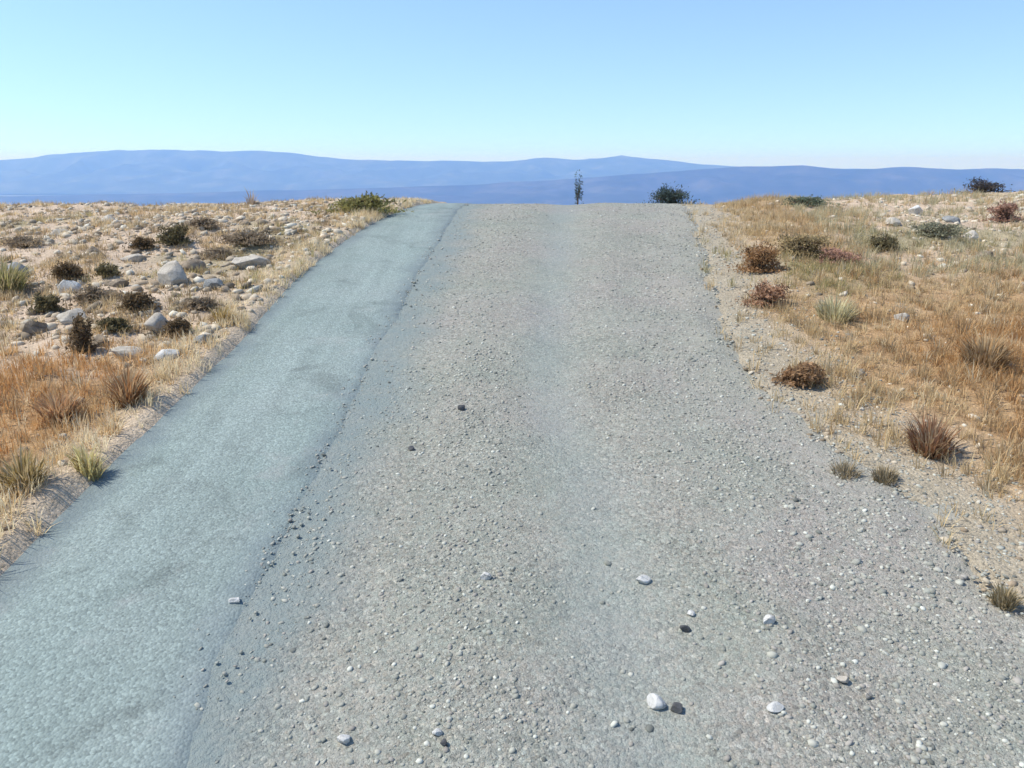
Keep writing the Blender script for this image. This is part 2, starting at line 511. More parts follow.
def pebbles(x, y, z, size, tint, flat=0.6, rng=RNG, rise=0.18):
    iv, jf = ico()
    n = len(x)
    r = rng.uniform(0.72, 1.18, (n, 12, 1))
    V = iv[None] * r
    sc = np.stack([rng.uniform(0.75, 1.35, n), rng.uniform(0.7, 1.1, n), rng.uniform(flat * 0.75, flat * 1.25, n)], -1)
    V = V * sc[:, None, :]
    a = rng.uniform(0, 2 * np.pi, n); c = np.cos(a)[:, None]; s = np.sin(a)[:, None]
    tilt = rng.normal(0, 0.25, n)[:, None]
    X = V[..., 0] * c - V[..., 1] * s; Y = V[..., 0] * s + V[..., 1] * c; Z = V[..., 2] + X * tilt
    V = np.stack([X, Y, Z], -1) * (size / 2)[:, None, None]
    V += np.stack([x, y, z + size * flat * rise], -1)[:, None, :]
    Fc = (jf[None] + (np.arange(n) * 12)[:, None, None]).reshape(-1, 3)
    return V.reshape(-1, 3), Fc, np.repeat(tint, 12, 0)


def in_view(x, y, pad=60):
    z = profile(y)
    d = y * math.cos(PITCH) - (z - EYE) * math.sin(PITCH)
    px = 512 + F * x / np.maximum(d, 0.1)
    return (d > 0.5) & (px > -pad) & (px < 1024 + pad)


def stone_tints(n, rng, kind='road'):
    pal = {'road': [(0.304, 0.298, 0.247), (0.335, 0.326, 0.266), (0.257, 0.259, 0.215), (0.312, 0.286, 0.241), (0.389, 0.377, 0.311), (0.148, 0.151, 0.129), (0.483, 0.477, 0.400)],
           'bank': [(0.492, 0.417, 0.302), (0.413, 0.339, 0.241), (0.325, 0.251, 0.169), (0.560, 0.484, 0.365), (0.236, 0.184, 0.124), (0.433, 0.387, 0.302), (0.590, 0.542, 0.428)]}[kind]
    w = np.array([.22, .22, .15, .15, .13, .04, .09])
    c = np.array(pal)[rng.choice(7, n, p=w)]
    return c * rng.uniform(0.82, 1.18, (n, 1))


def build_loose_gravel():
    rng = np.random.default_rng(21)
    out = []
    def add(n, y0, y1, smin, smax, power, dens):
        y = y0 + (y1 - y0) * rng.random(n) ** power
        xl = edge_seam(y) - 0.15; xr = edge_right(y) + 0.7
        x = xl + (xr - xl) * rng.random(n)
        t = (x - edge_seam(y)) / (edge_right(y) - edge_seam(y))
        keep = rng.random(n) < dens(x, y, t)
        keep &= in_view(x, y)
        x, y = x[keep], y[keep]; k = len(x)
        s = smin + (smax - smin) * rng.random(k) ** 4.0
        z = np.where(x < edge_seam(y), profile(y) + 0.025, np.maximum(gravel_z(x, y) - 0.10 * gravel_fade(x, y), np.where(x > edge_right(y) - 0.3, land(x, y), -99)))
        out.append((x, y, z, s, stone_tints(k, rng)))
    base = lambda x, y, t: np.clip(0.12 + 1.5 * (fbm(x, y, 1.4, 4, 81, 0.7) - 0.36) + 0.35 * np.exp(-((t - 0.22) / 0.1) ** 2) + 0.5 * np.exp(-((t - 0.80) / 0.14) ** 2)
                                   - 0.9 * np.exp(-((t - 0.42) / 0.075) ** 2) - 0.3 * (t < 0), 0.03, 1)
    add(70000, 2.0, 7.0, 0.006, 0.036, 1.3, base)
    add(34000, 7.0, 18.5, 0.010, 0.045, 1.2, base)
    coarse = lambda x, y, t: 1.3 * np.exp(-(((t - 0.80) / 0.13) ** 2 + ((y - 4.3) / 0.9) ** 2)) + 0.25 * np.exp(-((t - 0.55) / 0.2) ** 2) * (y < 4)
    add(3200, 2.2, 7.0, 0.026, 0.058, 1.0, coarse)
    ns = 9000
    y = 2.2 + 15 * rng.random(ns) ** 1.4
    x = edge_seam(y) + 0.06 - np.abs(rng.normal(0, 0.14, ns))
    keep = (rng.random(ns) < 0.15 + 1.2 * (fbm(x, y, 1.5, 3, 88) - 0.35)) & in_view(x, y)
    x, y = x[keep], y[keep]
    out.append((x, y, profile(y) + 0.023 - 0.024 * (1 - sstep(0.0, 0.17, edge_seam(y) - x)), 0.006 + 0.022 * rng.random(len(x)) ** 3, stone_tints(len(x), rng)))
    ns = 9000
    y = 2.2 + 13 * rng.random(ns) ** 1.3
    x = edge_right(y) - 0.4 + np.abs(rng.normal(0, 0.75, ns))
    keep = (rng.random(ns) < 0.1 + 1.6 * (fbm(x, y, 1.1, 4, 89, 0.65) - 0.36)) & in_view(x, y)
    x, y = x[keep], y[keep]
    tt = np.where((rng.random(len(x)) < 0.6)[:, None], stone_tints(len(x), rng, 'bank') * 0.9, stone_tints(len(x), rng))
    out.append((x, y, np.maximum(gravel_z(x, y) - 0.10 * gravel_fade(x, y), land(x, y)), 0.010 + 0.05 * rng.random(len(x)) ** 4, tt))
    x, y, z, s, c = [np.concatenate(q) for q in zip(*out)]
    v, f, t = pebbles(x, y, z, s, c, 0.6, rng, -0.02)
    o = link('gravel', mesh_from('gravel', v, [f], M_PEB, t))
    return tag(o, 'loose pale grey gravel lying over the unpaved side of the road', 'gravel', kind='stuff')


def build_rubble():
    rng = np.random.default_rng(22)
    n = 27000
    y = rng.uniform(3.5, 18, n)
    left = rng.random(n) < 0.62
    d = rng.random(n)
    x = np.where(left, edge_left(y) - 0.12 - 9.5 * d ** 1.2, edge_right(y) + 0.5 + 8 * d)
    dens = np.where(left, 0.12 + 0.9 * sstep(6.5, 8.3, y), 0.12 + 1.0 * sstep(9.5, 12.5, y) * sstep(1.2, 3, x - edge_right(y)))
    dens *= 0.3 + 1.3 * sstep(0.40, 0.58, fbm(x, y, 1.1, 3, 83))
    keep = (rng.random(n) < dens) & in_view(x, y)
    x, y = x[keep], y[keep]; k = len(x)
    zone = (x < edge_left(y)) & (y > 7.2) & (y < 13.5)
    s = np.where(zone, 0.025 + 0.16 * rng.random(k) ** 3.2, 0.02 + 0.12 * rng.random(k) ** 3)
    v, f, t = pebbles(x, y, land(x, y), s, stone_tints(k, rng, 'bank'), 0.62, rng, 0.05)
    o = link('rubble', mesh_from('rubble', v, [f], M_PEB, t))
    return tag(o, 'small broken stones strewn over the dry verges', 'rubble', kind='stuff')


def blades(bx, by, bz, height, width, az, lean, tint, rng):
    n = len(bx)
    side = az + np.pi / 2 + rng.normal(0, 0.5, n)
    sx = np.cos(side) * width / 2; sy = np.sin(side) * width / 2
    lx = np.cos(az) * height * np.sin(lean); ly = np.sin(az) * height * np.sin(lean); lz = height * np.cos(lean)
    V = np.empty((n, 5, 3))
    V[:, 0] = np.stack([bx - sx, by - sy, bz - 0.01], -1)
    V[:, 1] = np.stack([bx + sx, by + sy, bz - 0.01], -1)
    mx, my, mz = bx + lx * 0.42, by + ly * 0.42, bz + lz * 0.62
    V[:, 2] = np.stack([mx + sx * 0.75, my + sy * 0.75, mz], -1)
    V[:, 3] = np.stack([mx - sx * 0.75, my - sy * 0.75, mz], -1)
    V[:, 4] = np.stack([bx + lx, by + ly, bz + lz], -1)
    i = (np.arange(n) * 5)[:, None]
    q = i + np.array([[0, 1, 2, 3]]); t = i + np.array([[3, 2, 4]])
    return V.reshape(-1, 3), q, t, np.repeat(tint, 5, 0)


STRAW = np.array((0.528, 0.414, 0.248)); OCHRE = np.array((0.440, 0.299, 0.141)); RUST = np.array((0.352, 0.176, 0.073))
DUN = np.array((0.317, 0.238, 0.145)); OLIVE = np.array((0.238, 0.229, 0.085)); PALE = np.array((0.581, 0.493, 0.341))


def build_grass():
    rng = np.random.default_rng(33)
    nt = 36000
    y = 2.6 + 15.8 * rng.random(nt) ** 1.25
    left = rng.random(nt) < 0.42
    d = rng.random(nt)
    x = np.where(left, edge_left(y) - 0.02 - 9 * d ** 1.3, edge_right(y) - 0.35 + 8.0 * d ** 1.15)
    dl = edge_left(y) - x; dr = x - edge_right(y)
    n1 = fbm(x, y, 0.9, 4, 51); n2 = fbm(x, y, 2.4, 3, 91)
    dens_l = np.where(y + (n1 - .5) * 3 < 7.2, sstep(0.02, 0.32, dl), 0.30 + 0.7 * sstep(0.50, 0.62, n2))
    dens_l = np.maximum(dens_l, 0.55 * np.exp(-((dl - 0.28) / 0.16) ** 2) * (n2 > 0.44))
    dens_r = 0.04 + 0.96 * sstep(0.15, 0.9, dr + (n1 - 0.5) * 1.8) * (0.45 + 0.55 * sstep(0.40, 0.56, n2)) * (1 - 0.75 * sstep(9.5, 12.5, y) * sstep(1.4, 3.0, dr))
    keep = (rng.random(nt) < np.where(left, dens_l, dens_r)) & in_view(x, y, 100)
    x, y, left, n1, n2, dl, dr = [a[keep] for a in (x, y, left, n1, n2, dl, dr)]
    k = len(x)
    per = rng.integers(9, 22, k)
    idx = np.repeat(np.arange(k), per); m = len(idx)
    spread = 0.035 + 0.03 * rng.random(k)
    a = rng.uniform(0, 2 * np.pi, m); r = np.sqrt(rng.random(m)) * spread[idx]
    bx = x[idx] + np.cos(a) * r; by = y[idx] + np.sin(a) * r
    rp = np.clip(sstep(0.46, 0.60, fbm(x, y, 0.75, 3, 95)) + 0.75 * (~left) * sstep(1.0, 1.9, dr) * (1 - sstep(7.0, 9.5, y)) + 0.5 * left * (y < 7.4), 0, 1)
    ht = (0.05 + 0.09 * rng.random(k) + 0.06 * rp + 0.05 * sstep(0.5, 0.7, n2)) * np.where(left & (y > 7.5), 0.75, 1.0)
    h = 0.82 * ht[idx] * rng.uniform(0.5, 1.25, m)
    az = a + rng.normal(0, 0.6, m); lean = np.abs(rng.normal(0.55, 0.35, m)).clip(0.05, 1.35)
    rusty = np.where(left, sstep(0.3, 0.9, dl) * (1 - sstep(6.3, 8, y)), sstep(0.5, 1.6, dr) * (1 - 0.75 * sstep(7.5, 10.5, y + (n1 - .5) * 3)))
    rr = np.clip(rusty * (0.15 + 0.95 * rp + 0.5 * (n1 - 0.4)) + np.where(left & (y < 7.4), 0.25, 0) + rng.normal(0, 0.22, k), 0, 1)[:, None]
    c = STRAW * (1 - rr) + (OCHRE * 0.50 + RUST * 0.62) * rr
    pick = rng.random(k)[:, None]
    c = np.where(pick < 0.12, DUN, c); c = np.where(pick > 0.93, PALE, c)
    g = (fbm(x, y, 0.5, 3, 77) > 0.57)[:, None] & (rng.random(k)[:, None] < 0.5) & (y > 7.5)[:, None]
    c = np.where(g, OLIVE * 0.6 + STRAW * 0.4, c)
    fr = (left & (dl < 0.45) & (rng.random(k) < 0.7))[:, None]
    c = np.where(fr, PALE, c)
    gg = ((~left) & (y > 10) & (dr > 1.6) & (rng.random(k) < 0.6))[:, None]
    c = np.where(gg, np.array((0.42, 0.38, 0.25)), c)
    dun = (left & (dl > 0.5) & (y > 7.4) & (rng.random(k) < 0.45))[:, None]
    c = np.where(dun, DUN * 0.85, c)
    c = c * np.where(left, 1.36, 1.16)[:, None] * np.array((1.0, 0.99, 0.93))
    tint = c[idx] * rng.uniform(0.78, 1.22, (m, 1))
    w = rng.uniform(0.004, 0.009, m)
    v, q, t, tt = blades(bx, by, land(bx, by), h, w, az, lean, tint, rng)
    o = link('dry_grass', mesh_from('dry_grass', v, [q, t], M_TINT, tt))
    return tag(o, 'parched straw and rust coloured grass covering both verges', 'grass', kind='stuff')


# ------------------------------------------------------------------ single things
def tuft(name, px, py, wpx, hpx, tint, label, cat='grass tuft', n=220, group=None, pts=None, stiff=0.5):
    rng = np.random.default_rng(int(px * 13 + py * 7))
    p = pts if pts is not None else at(px, py)
    s = px_per_m(p); R = wpx / s / 2; H = hpx / s
    a = rng.uniform(0, 2 * np.pi, n); r = np.sqrt(rng.random(n)) * R * 0.55
    bx = np.cos(a) * r; by = np.sin(a) * r
    bz = land(bx + p.x, by + p.y) - p.z
    h = H * rng.uniform(0.45, 1.15, n) * (1.1 - 0.4 * r / (R * 0.55))
    lean = np.abs(rng.normal(0.25, 0.2, n) + stiff * r / (R * .55))
    t = np.array(tint) * rng.uniform(0.6, 1.35, (n, 1))
    mixp = rng.random((n, 1))
    t = np.where(mixp > 0.55, t * 0.45 + STRAW * 0.55, t) * 1.15
    v, q, tr, tt = blades(bx, by, bz, h, rng.uniform(0.007, 0.016, n) * max(0.6, min(1.6, H / 0.25)), a + rng.normal(0, 0.5, n), lean, t, rng)
    o = link(name, mesh_from(name, v, [q, tr], M_TINT, tt), loc=p)
    return tag(o, label, cat, group)


def tube(path, radii, sides=6):
    V = []; Fq = []
    path = [Vector(p) for p in path]
    for i, p in enumerate(path):
        d = (path[min(i + 1, len(path) - 1)] - path[max(i - 1, 0)]).normalized()
        u = d.cross(Vector((0.3, 0.9, 0.2))).normalized(); w = d.cross(u)
        for k in range(sides):
            an = 2 * math.pi * k / sides
            V.append(p + (u * math.cos(an) + w * math.sin(an)) * radii[i])
    for i in range(len(path) - 1):
        for k in range(sides):
            k2 = (k + 1) % sides
            Fq.append((i * sides + k, i * sides + k2, (i + 1) * sides + k2, (i + 1) * sides + k))
    return np.array([tuple(v) for v in V]), np.array(Fq)


def join_tubes(parts):
    V = []; Q = []; o = 0
    for v, f in parts:
        V.append(v); Q.append(f + o); o += len(v)
    return np.concatenate(V), np.concatenate(Q)


def shrub(name, p, R, H, tint, label, cat='shrub', leaves=900, stems=9, lift=0.0, leaf=0.05, squash=1.0, gap=0.5, group=None, parts=('stems', 'foliage')):
    rng = np.random.default_rng(int(abs(p.x * 991 + p.y * 173)) + leaves)
    root = bpy.data.objects.new(name, None); COL.objects.link(root); root.location = p
    root.empty_display_size = 0.2
    tag(root, label, cat, group)
    tb = []; tips = []
    for i in range(stems):
        a = rng.uniform(0, 2 * math.pi); rr = R * rng.uniform(0.15, 0.85)
        top = Vector((math.cos(a) * rr, math.sin(a) * rr * squash, lift + (H - lift) * rng.uniform(0.45, 0.95) * (1 - 0.35 * (rr / R) ** 2)))
        b = Vector((rng.normal(0, R * 0.08), rng.normal(0, R * 0.08), -0.05))
        mid = b.lerp(top, 0.5) + Vector((rng.normal(0, R * .07), rng.normal(0, R * .07), H * 0.06))
        if lift > 0: mid = Vector((b.x * 0.4, b.y * 0.4, lift)).lerp(top, 0.15)
        r0 = 0.012 + 0.02 * R
        tb.append(tube([b, mid, top], [r0, r0 * 0.65, r0 * 0.2], 5)); tips.append(top)
        for j in range(3):
            q = mid.lerp(top, rng.uniform(0.1, 0.8))
            e = q + Vector((rng.normal(0, R * .28), rng.normal(0, R * .28), abs(rng.normal(0, H * .16))))
            tb.append(tube([q, q.lerp(e, .5) + Vector((0, 0, 0.01)), e], [r0 * .45, r0 * .3, r0 * .12], 4)); tips.append(e)
    for j in range(16 if lift == 0 else 2):
        a = rng.uniform(0, 2 * math.pi); el = rng.uniform(0.25, 1.3)
        d = Vector((math.cos(a) * math.cos(el) * R, math.sin(a) * math.cos(el) * R * squash, math.sin(el) * H)) * rng.uniform(0.8, 1.2)
        q0 = d * 0.25; kink = d * 0.65 + Vector((rng.normal(0, R * .09), rng.normal(0, R * .09), rng.normal(0, H * .05)))
        tb.append(tube([q0, kink, d], [0.006, 0.0045, 0.002], 4))
    v, q = join_tubes(tb)
    link(parts[0], mesh_from(parts[0], v, [q], M_BARK), root)
    # leaf clumps gathered on the twig ends
    T = np.array([tuple(t) for t in tips])
    wgt = rng.random(len(T)) ** 2.2 + 0.03; wgt /= wgt.sum()
    c = T[rng.choice(len(T), leaves, p=wgt)]
    c = c * np.array([1, 1, 1.0]) + rng.normal(0, 1, (leaves, 3)) * np.array([R * .15, R * .15 * squash, H * .10])
    if lift == 0:
        skirt = rng.random(leaves) < 0.30
        sk = np.stack([rng.normal(0, R * .55, leaves), rng.normal(0, R * .5 * squash, leaves), np.abs(rng.normal(0, H * .16, leaves))], -1)
        c = np.where(skirt[:, None], sk, c)
    lo = max(0.015, lift * 0.9)
    c[:, 2] = np.maximum(c[:, 2], lo + rng.random(leaves) * 0.03)
    a = rng.normal(0, 1, (leaves, 3)); a /= np.linalg.norm(a, axis=1)[:, None]
    b = np.cross(a, rng.normal(0, 1, (leaves, 3))); b /= np.linalg.norm(b, axis=1)[:, None]
    L = (leaf * rng.uniform(0.5, 1.4, leaves))[:, None]
    V = np.stack([c - a * L, c + b * L * .33, c + a * L, c - b * L * .33], 1).reshape(-1, 3)
    Q = (np.arange(leaves) * 4)[:, None] + np.arange(4)[None]
    clump = _hash(np.round(c[:, 0] / (R * .35)), np.round(c[:, 2] / (H * .3) + c[:, 1] * 3), 5)
    tt = np.array(tint) * (0.65 + 0.6 * clump)[:, None] * rng.uniform(0.75, 1.3, (leaves, 1))
    link(parts[1], mesh_from(parts[1], V, [Q], M_TINT, np.repeat(tt, 4, 0)), root)
    return root


def rock(px, py, wpx, mat, label, tall=0.62, seed=0, cat='rock', group=None, name='rock', cuts=20):
    import bmesh
    rng = np.random.default_rng(seed + int(px * 31 + py * 17))
    p = at(px, py); s = px_per_m(p); W = wpx / s
    bm = bmesh.new()
    bmesh.ops.create_icosphere(bm, subdivisions=4, radius=0.5)
    co = np.array([tuple(v.co) for v in bm.verts])
    # chip faces off with planes, then weather the surface
    for i in range(cuts):
        nrm = rng.normal(0, 1, 3); nrm[2] = nrm[2] * 0.6 + 0.15; nrm /= np.linalg.norm(nrm)
        dd = rng.uniform(0.23, 0.37)
        over = co @ nrm - dd
        co = co - np.where(over > 0, over, 0)[:, None] * nrm * 0.98
    bump = fbm(co[:, 0] * 3 + co[:, 2] * 2.1 + seed, co[:, 1] * 3 - co[:, 2] * 1.7, 1.6, 4, seed + 3) - 0.5
    co = co * (1 + 0.10 * bump)[:, None]
    co[:, 0] *= rng.uniform(0.95, 1.1); co[:, 1] *= rng.uniform(0.7, 1.0); co[:, 2] *= tall
    co /= (co[:, 0].max() - co[:, 0].min())
    co *= W
    an = rng.uniform(-0.35, 0.35); c_, s_ = math.cos(an), math.sin(an)
    co = np.stack([co[:, 0] * c_ - co[:, 1] * s_, co[:, 0] * s_ + co[:, 1] * c_, co[:, 2]], -1)
    co[:, 2] -= co[:, 2].min() * (0.62 if cat == 'stone' else 0.42)                   # bedded into the ground
    faces = np.array([[v.index for v in f.verts] for f in bm.faces]); bm.free()
    me = mesh_from(name, co, [faces], mat, smooth=(cat == 'stone'))
    z = min(landf(p.x, p.y), landf(p.x + W * .3, p.y), landf(p.x - W * .3, p.y), landf(p.x, p.y - W * .3)) if cat == 'rock' else \
        (float(gravel_z(np.array([p.x]), np.array([p.y]))[0]) if p.x > edge_seam(p.y) else float(profile(p.y)) + 0.023)
    o = link(name, me, loc=(p.x, p.y, z))
    return tag(o, label, cat, group)


# ------------------------------------------------------------------ distant land
def build_range(name, depth, width, half_depth, rows, mat, seed, nx=420, ny=70, base=-420.0):
    px = np.array([r[0] for r in rows], float); pr = np.array([r[1] for r in rows], float)
    xs = np.linspace(-width, width, nx)
    col = 512 + F * xs / (depth * math.cos(PITCH))
    row = np.interp(col, px, pr)
    elev = np.array([math.tan(-(PITCH + math.atan((r - 384) / F))) for r in row])
    crest = EYE + depth * elev + 16 * (fbm(xs, xs * 0, 1 / 500., 4, seed) - 0.5)
    crest = np.where(np.abs(col - 512) > 900, crest * 0.9, crest)
    ys = np.linspace(-1, 1, ny)
    X, U = np.meshgrid(xs, ys)
    Y = depth + U * half_depth + 400 * (fbm(X, U, 1 / 2500., 3, seed + 1) - 0.5)
    rid = 1 - np.abs(2 * fbm(X, Y, 1 / 900., 5, seed + 2) - 1)
    env = np.clip(1 - np.abs(U), 0, 1) ** 0.85
    Z = base + (crest[None] - base) * env * (1 - 0.95 * (1 - rid) * np.clip(np.abs(U) * 4, 0.10, 1))
    v, f = grid(X, Y, Z)
    return tag(link(name, mesh_from(name, v, [f], mat, smooth=True)), kind='structure')


# ================================================================== build
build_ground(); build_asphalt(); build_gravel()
build_loose_gravel(); build_rubble(); build_grass()

build_range('mountains', 15500, 21000, 3000,
            [(-900, 178), (-300, 170), (-60, 163), (0, 160), (50, 154), (118, 149), (262, 150), (300, 153), (345, 158), (390, 160), (510, 160), (545, 157),
             (585, 159), (622, 154), (650, 158), (700, 163), (760, 167), (1000, 170), (1700, 176)],
            mat_mountain('far_slopes', (0.013, 0.025, 0.019), (0.041, 0.055, 0.046), (0.113, 0.121, 0.111)), 101)
build_range('hills', 9800, 14000, 1500,
            [(-900, 190), (0, 196), (300, 190), (480, 184), (600, 176), (690, 169), (740, 166), (800, 164), (850, 168), (905, 166), (960, 168), (1030, 167), (1200, 172), (1700, 180)],
            mat_mountain('near_slopes', (0.012, 0.019, 0.020), (0.036, 0.039, 0.040), (0.096, 0.091, 0.096)), 131)

# shrubs on and beyond the crest ------------------------------------------------
def beyond(px, y, x=None):
    X = (px - 512) / F * (y * math.cos(PITCH) + (EYE - float(profile(y))) * math.sin(PITCH))
    return Vector((X, y, landf(X, y)))

p = beyond(671, 20.5); p.z = landf(p.x, p.y)
shrub('bush', p, 0.50, 0.50, (0.075, 0.10, 0.085), 'dark rounded bush standing on the crest at the right edge of the road', leaves=3600, stems=18, leaf=0.032)
p = beyond(577, 30)
tz = EYE + 30 * math.tan(-(PITCH + math.atan((185 - 384) / F)))
shrub('young_tree', p, 0.20, tz - p.z, (0.10, 0.14, 0.125), 'thin young tree showing beyond the road crest against blue mountains', 'tree', leaves=330, stems=6, lift=(tz - p.z) * 0.70, leaf=0.045, parts=('trunk', 'crown'))
shrub('low_bush', at(362, 213), 0.62, 0.30, (0.27, 0.245, 0.09), 'yellow green low bush at the far left edge of the tarmac', leaves=2200, stems=14, leaf=0.04, squash=0.7)


BROWN = (0.18, 0.125, 0.068); DKOLIVE = (0.17, 0.142, 0.072); GREYBR = (0.31, 0.24, 0.16); RUSTY = (0.30, 0.18, 0.085)


def px_shrub(px, py, wpx, hpx, tint, label, name='dry_shrub', cat='shrub', leaves=900, stems=11, leaf=0.035, group='dry shrubs on the stony left bank', squash=0.8):
    v = at(px, py); q = px_per_m(v)
    return shrub(name, v, wpx / q / 2, hpx / q, tint, label, cat, leaves=int(leaves * 1.9), stems=stems + 5, leaf=leaf * 0.66, squash=squash, group=group)


L = 'dry shrubs on the stony left bank'
px_shrub(84, 353, 22, 36, BROWN, 'tallest dark brown dead shrub on the left bank, upright and narrow, above rusty grass', leaves=1100, leaf=0.028)
px_shrub(70, 279, 28, 17, BROWN, 'dark brown twiggy shrub directly behind the whitest block of stone')
px_shrub(98, 302, 40, 16, GREYBR, 'wide low grey brown shrub in front of the whitest block of stone', leaves=1300)
px_shrub(47, 312, 26, 18, DKOLIVE, 'small dark olive shrub, the one farthest left in the stony patch')
px_shrub(138, 311, 32, 19, BROWN, 'dark brown rounded shrub in the middle of the stony left bank', leaves=1200)
px_shrub(116, 331, 24, 13, DKOLIVE, 'flat dark olive shrub between the tall dead shrub and the squat shrub nearest the tarmac')
px_shrub(178, 337, 32, 17, BROWN, 'squat dark shrub on the left bank, the one nearest the tarmac edge', leaves=1200)
px_shrub(174, 244, 34, 17, DKOLIVE, 'largest dark olive shrub high on the left bank near the skyline', leaves=1400)
px_shrub(143, 249, 24, 11, BROWN, 'small brown shrub high on the left bank, left of the large olive one')
px_shrub(250, 244, 46, 13, GREYBR, 'long low brown shrub high on the left bank close to the sandy strip', leaves=1500)
px_shrub(203, 228, 32, 10, GREYBR, 'faint grey brown shrub on the left skyline', leaves=900)
px_shrub(203, 309, 30, 12, GREYBR, 'thin grey brown shrub on the lower edge of the stony bank above the ochre tuft', leaves=800)
px_shrub(108, 276, 20, 12, DKOLIVE, 'tiny dark shrub just right of the whitest block of stone', leaves=600)
px_shrub(222, 258, 44, 9, GREYBR, 'flattened grey shrub just below the long low brown one', leaves=900)
px_shrub(25, 246, 34, 9, GREYBR, 'low grey shrub near the skyline in the far left corner of the bank', leaves=900)

R = 'dry shrubs on the right verge'
px_shrub(760, 272, 46, 26, (0.38, 0.225, 0.11), 'largest rust brown shrub at the top right edge of the gravel', leaves=1700, group=R)
px_shrub(764, 305, 40, 22, (0.42, 0.25, 0.15), 'reddish dry shrub just below the largest rust brown one', leaves=1200, group=R)
px_shrub(800, 254, 60, 20, (0.38, 0.29, 0.15), 'broad ochre brown shrub behind the largest rust brown one', leaves=1500, group=R)
px_shrub(800, 384, 42, 22, (0.36, 0.225, 0.12), 'lone brown shrub at the right edge of the gravel, nearest of the right verge shrubs', leaves=1400, group=R)
px_shrub(834, 264, 40, 16, (0.44, 0.26, 0.18), 'reddish low shrub right of the broad ochre one', leaves=1000, group=R)
px_shrub(884, 250, 34, 14, DKOLIVE, 'dark olive shrub below the stony patch on the right', leaves=1000, group=R)
px_shrub(936, 236, 50, 13, (0.27, 0.26, 0.17), 'dull green low shrub inside the stony patch on the right', leaves=1200, group=R)
px_shrub(1003, 222, 30, 20, (0.38, 0.225, 0.16), 'reddish brown shrub at the far right near the skyline', leaves=1000, group=R)
px_shrub(806, 206, 46, 9, (0.13, 0.16, 0.10), 'flat grey green shrub on the right skyline', leaves=900, group=R)
p = beyond(984, 19.5); p.z = landf(p.x, p.y)
shrub('dry_shrub', p, 0.55, 0.30, (0.09, 0.085, 0.085), 'low dark shrub on the skyline at the far right', 'shrub', leaves=1100, stems=12, leaf=0.04, group=R)

T = 'grass tufts on the verges'
tuft('grass_tuft', 222, 322, 34, 20, (0.40, 0.28, 0.10), 'ochre grass tuft beside the left tarmac edge below the stony bank', group=T)
tuft('grass_tuft', 6, 292, 50, 38, (0.26, 0.24, 0.10), 'olive green grass tuft at the left border of the bank', group=T, n=420)
tuft('grass_tuft', 252, 206, 12, 20, (0.36, 0.29, 0.23), 'tall thin dry grass stalks standing on the left skyline', group=T, n=46, stiff=0.15)
tuft('grass_tuft', 128, 402, 40, 40, (0.34, 0.18, 0.08), 'rust brown grass tuft on the left bank next to the tarmac', group=T, n=320)
tuft('grass_tuft', 60, 420, 44, 36, (0.42, 0.24, 0.12), 'reddish grass tuft in the middle of the rusty grass on the left', group=T, n=320)
tuft('grass_tuft', 24, 486, 50, 40, (0.34, 0.25, 0.10), 'dark ochre grass tuft low on the left close to the pale straw fringe', group=T, n=340)
tuft('grass_tuft', 88, 470, 36, 30, (0.56, 0.48, 0.22), 'pale yellow grass tuft leaning over the left tarmac edge', group=T, n=240)
tuft('grass_tuft', 845, 476, 40, 18, (0.27, 0.22, 0.14), 'dull brown grass tuft at the gravel edge, leftmost of the close pair', group=T, n=240)
tuft('grass_tuft', 884, 480, 38, 18, (0.25, 0.20, 0.12), 'dull brown grass tuft at the gravel edge, rightmost of the close pair', group=T, n=240)
tuft('grass_tuft', 1004, 604, 36, 22, (0.25, 0.20, 0.11), 'small dark tuft alone in the gritty margin at the lower right', group=T, n=220)
tuft('grass_tuft', 834, 318, 56, 26, (0.52, 0.48, 0.28), 'pale greenish straw tuft among the right verge grass', group=T, n=360)
tuft('grass_tuft', 930, 452, 56, 42, (0.30, 0.16, 0.085), 'dark rust grass tuft lowest in the orange grass on the right', group=T, n=420)
tuft('grass_tuft', 984, 368, 56, 40, (0.36, 0.23, 0.11), 'thick rust orange tuft in the middle of the right verge', group=T, n=440)

K = 'rocks on the left bank'
rock(68, 293, 25, M_WHITE, 'whitest block of stone on the left bank', 0.85, 1, group=K)
rock(174, 284, 30, M_PALE, 'largest pale upright rock in the middle of the left bank', 0.9, 2, group=K)
rock(135, 260, 24, M_PALE, 'pale flat rock behind the middle of the left bank', 0.5, 3, group=K)
rock(72, 320, 30, M_PALE, 'pale rock between the two leftmost dark shrubs and the tall dead shrub', 0.6, 4, group=K)
rock(133, 357, 34, M_PALE, 'broad pale rock at the foot of the stony bank, next above the rusty grass', 0.55, 5, group=K)
rock(168, 357, 26, M_WHITE, 'chalky white rock right of the broad pale one at the bank foot', 0.55, 6, group=K)
rock(157, 326, 24, M_PALE, 'pale rock directly behind the squat shrub nearest the tarmac', 0.65, 7, group=K)
rock(194, 270, 24, M_BROWN, 'brown rock right of the largest pale upright rock', 0.7, 8, group=K)
rock(120, 287, 22, M_BROWN, 'brown rock between the whitest block and the dark middle shrub', 0.6, 9, group=K)
rock(36, 330, 26, M_BROWN, 'brown rock lowest at the far left of the stony bank', 0.6, 10, group=K)
rock(254, 264, 40, M_PALE, 'long flat pinkish pale slab in the sandy strip beside the tarmac', 0.3, 11, group=K)
rock(214, 288, 22, M_GREY, 'grey rock nearest the sandy strip, right of the brown one', 0.6, 12, group=K)
rock(20, 276, 24, M_GREY, 'grey rock just behind the olive green tuft', 0.6, 13, group=K)
rock(94, 256, 20, M_BROWN, 'small brown rock high on the left bank, left of the flat pale one', 0.6, 14, group=K)
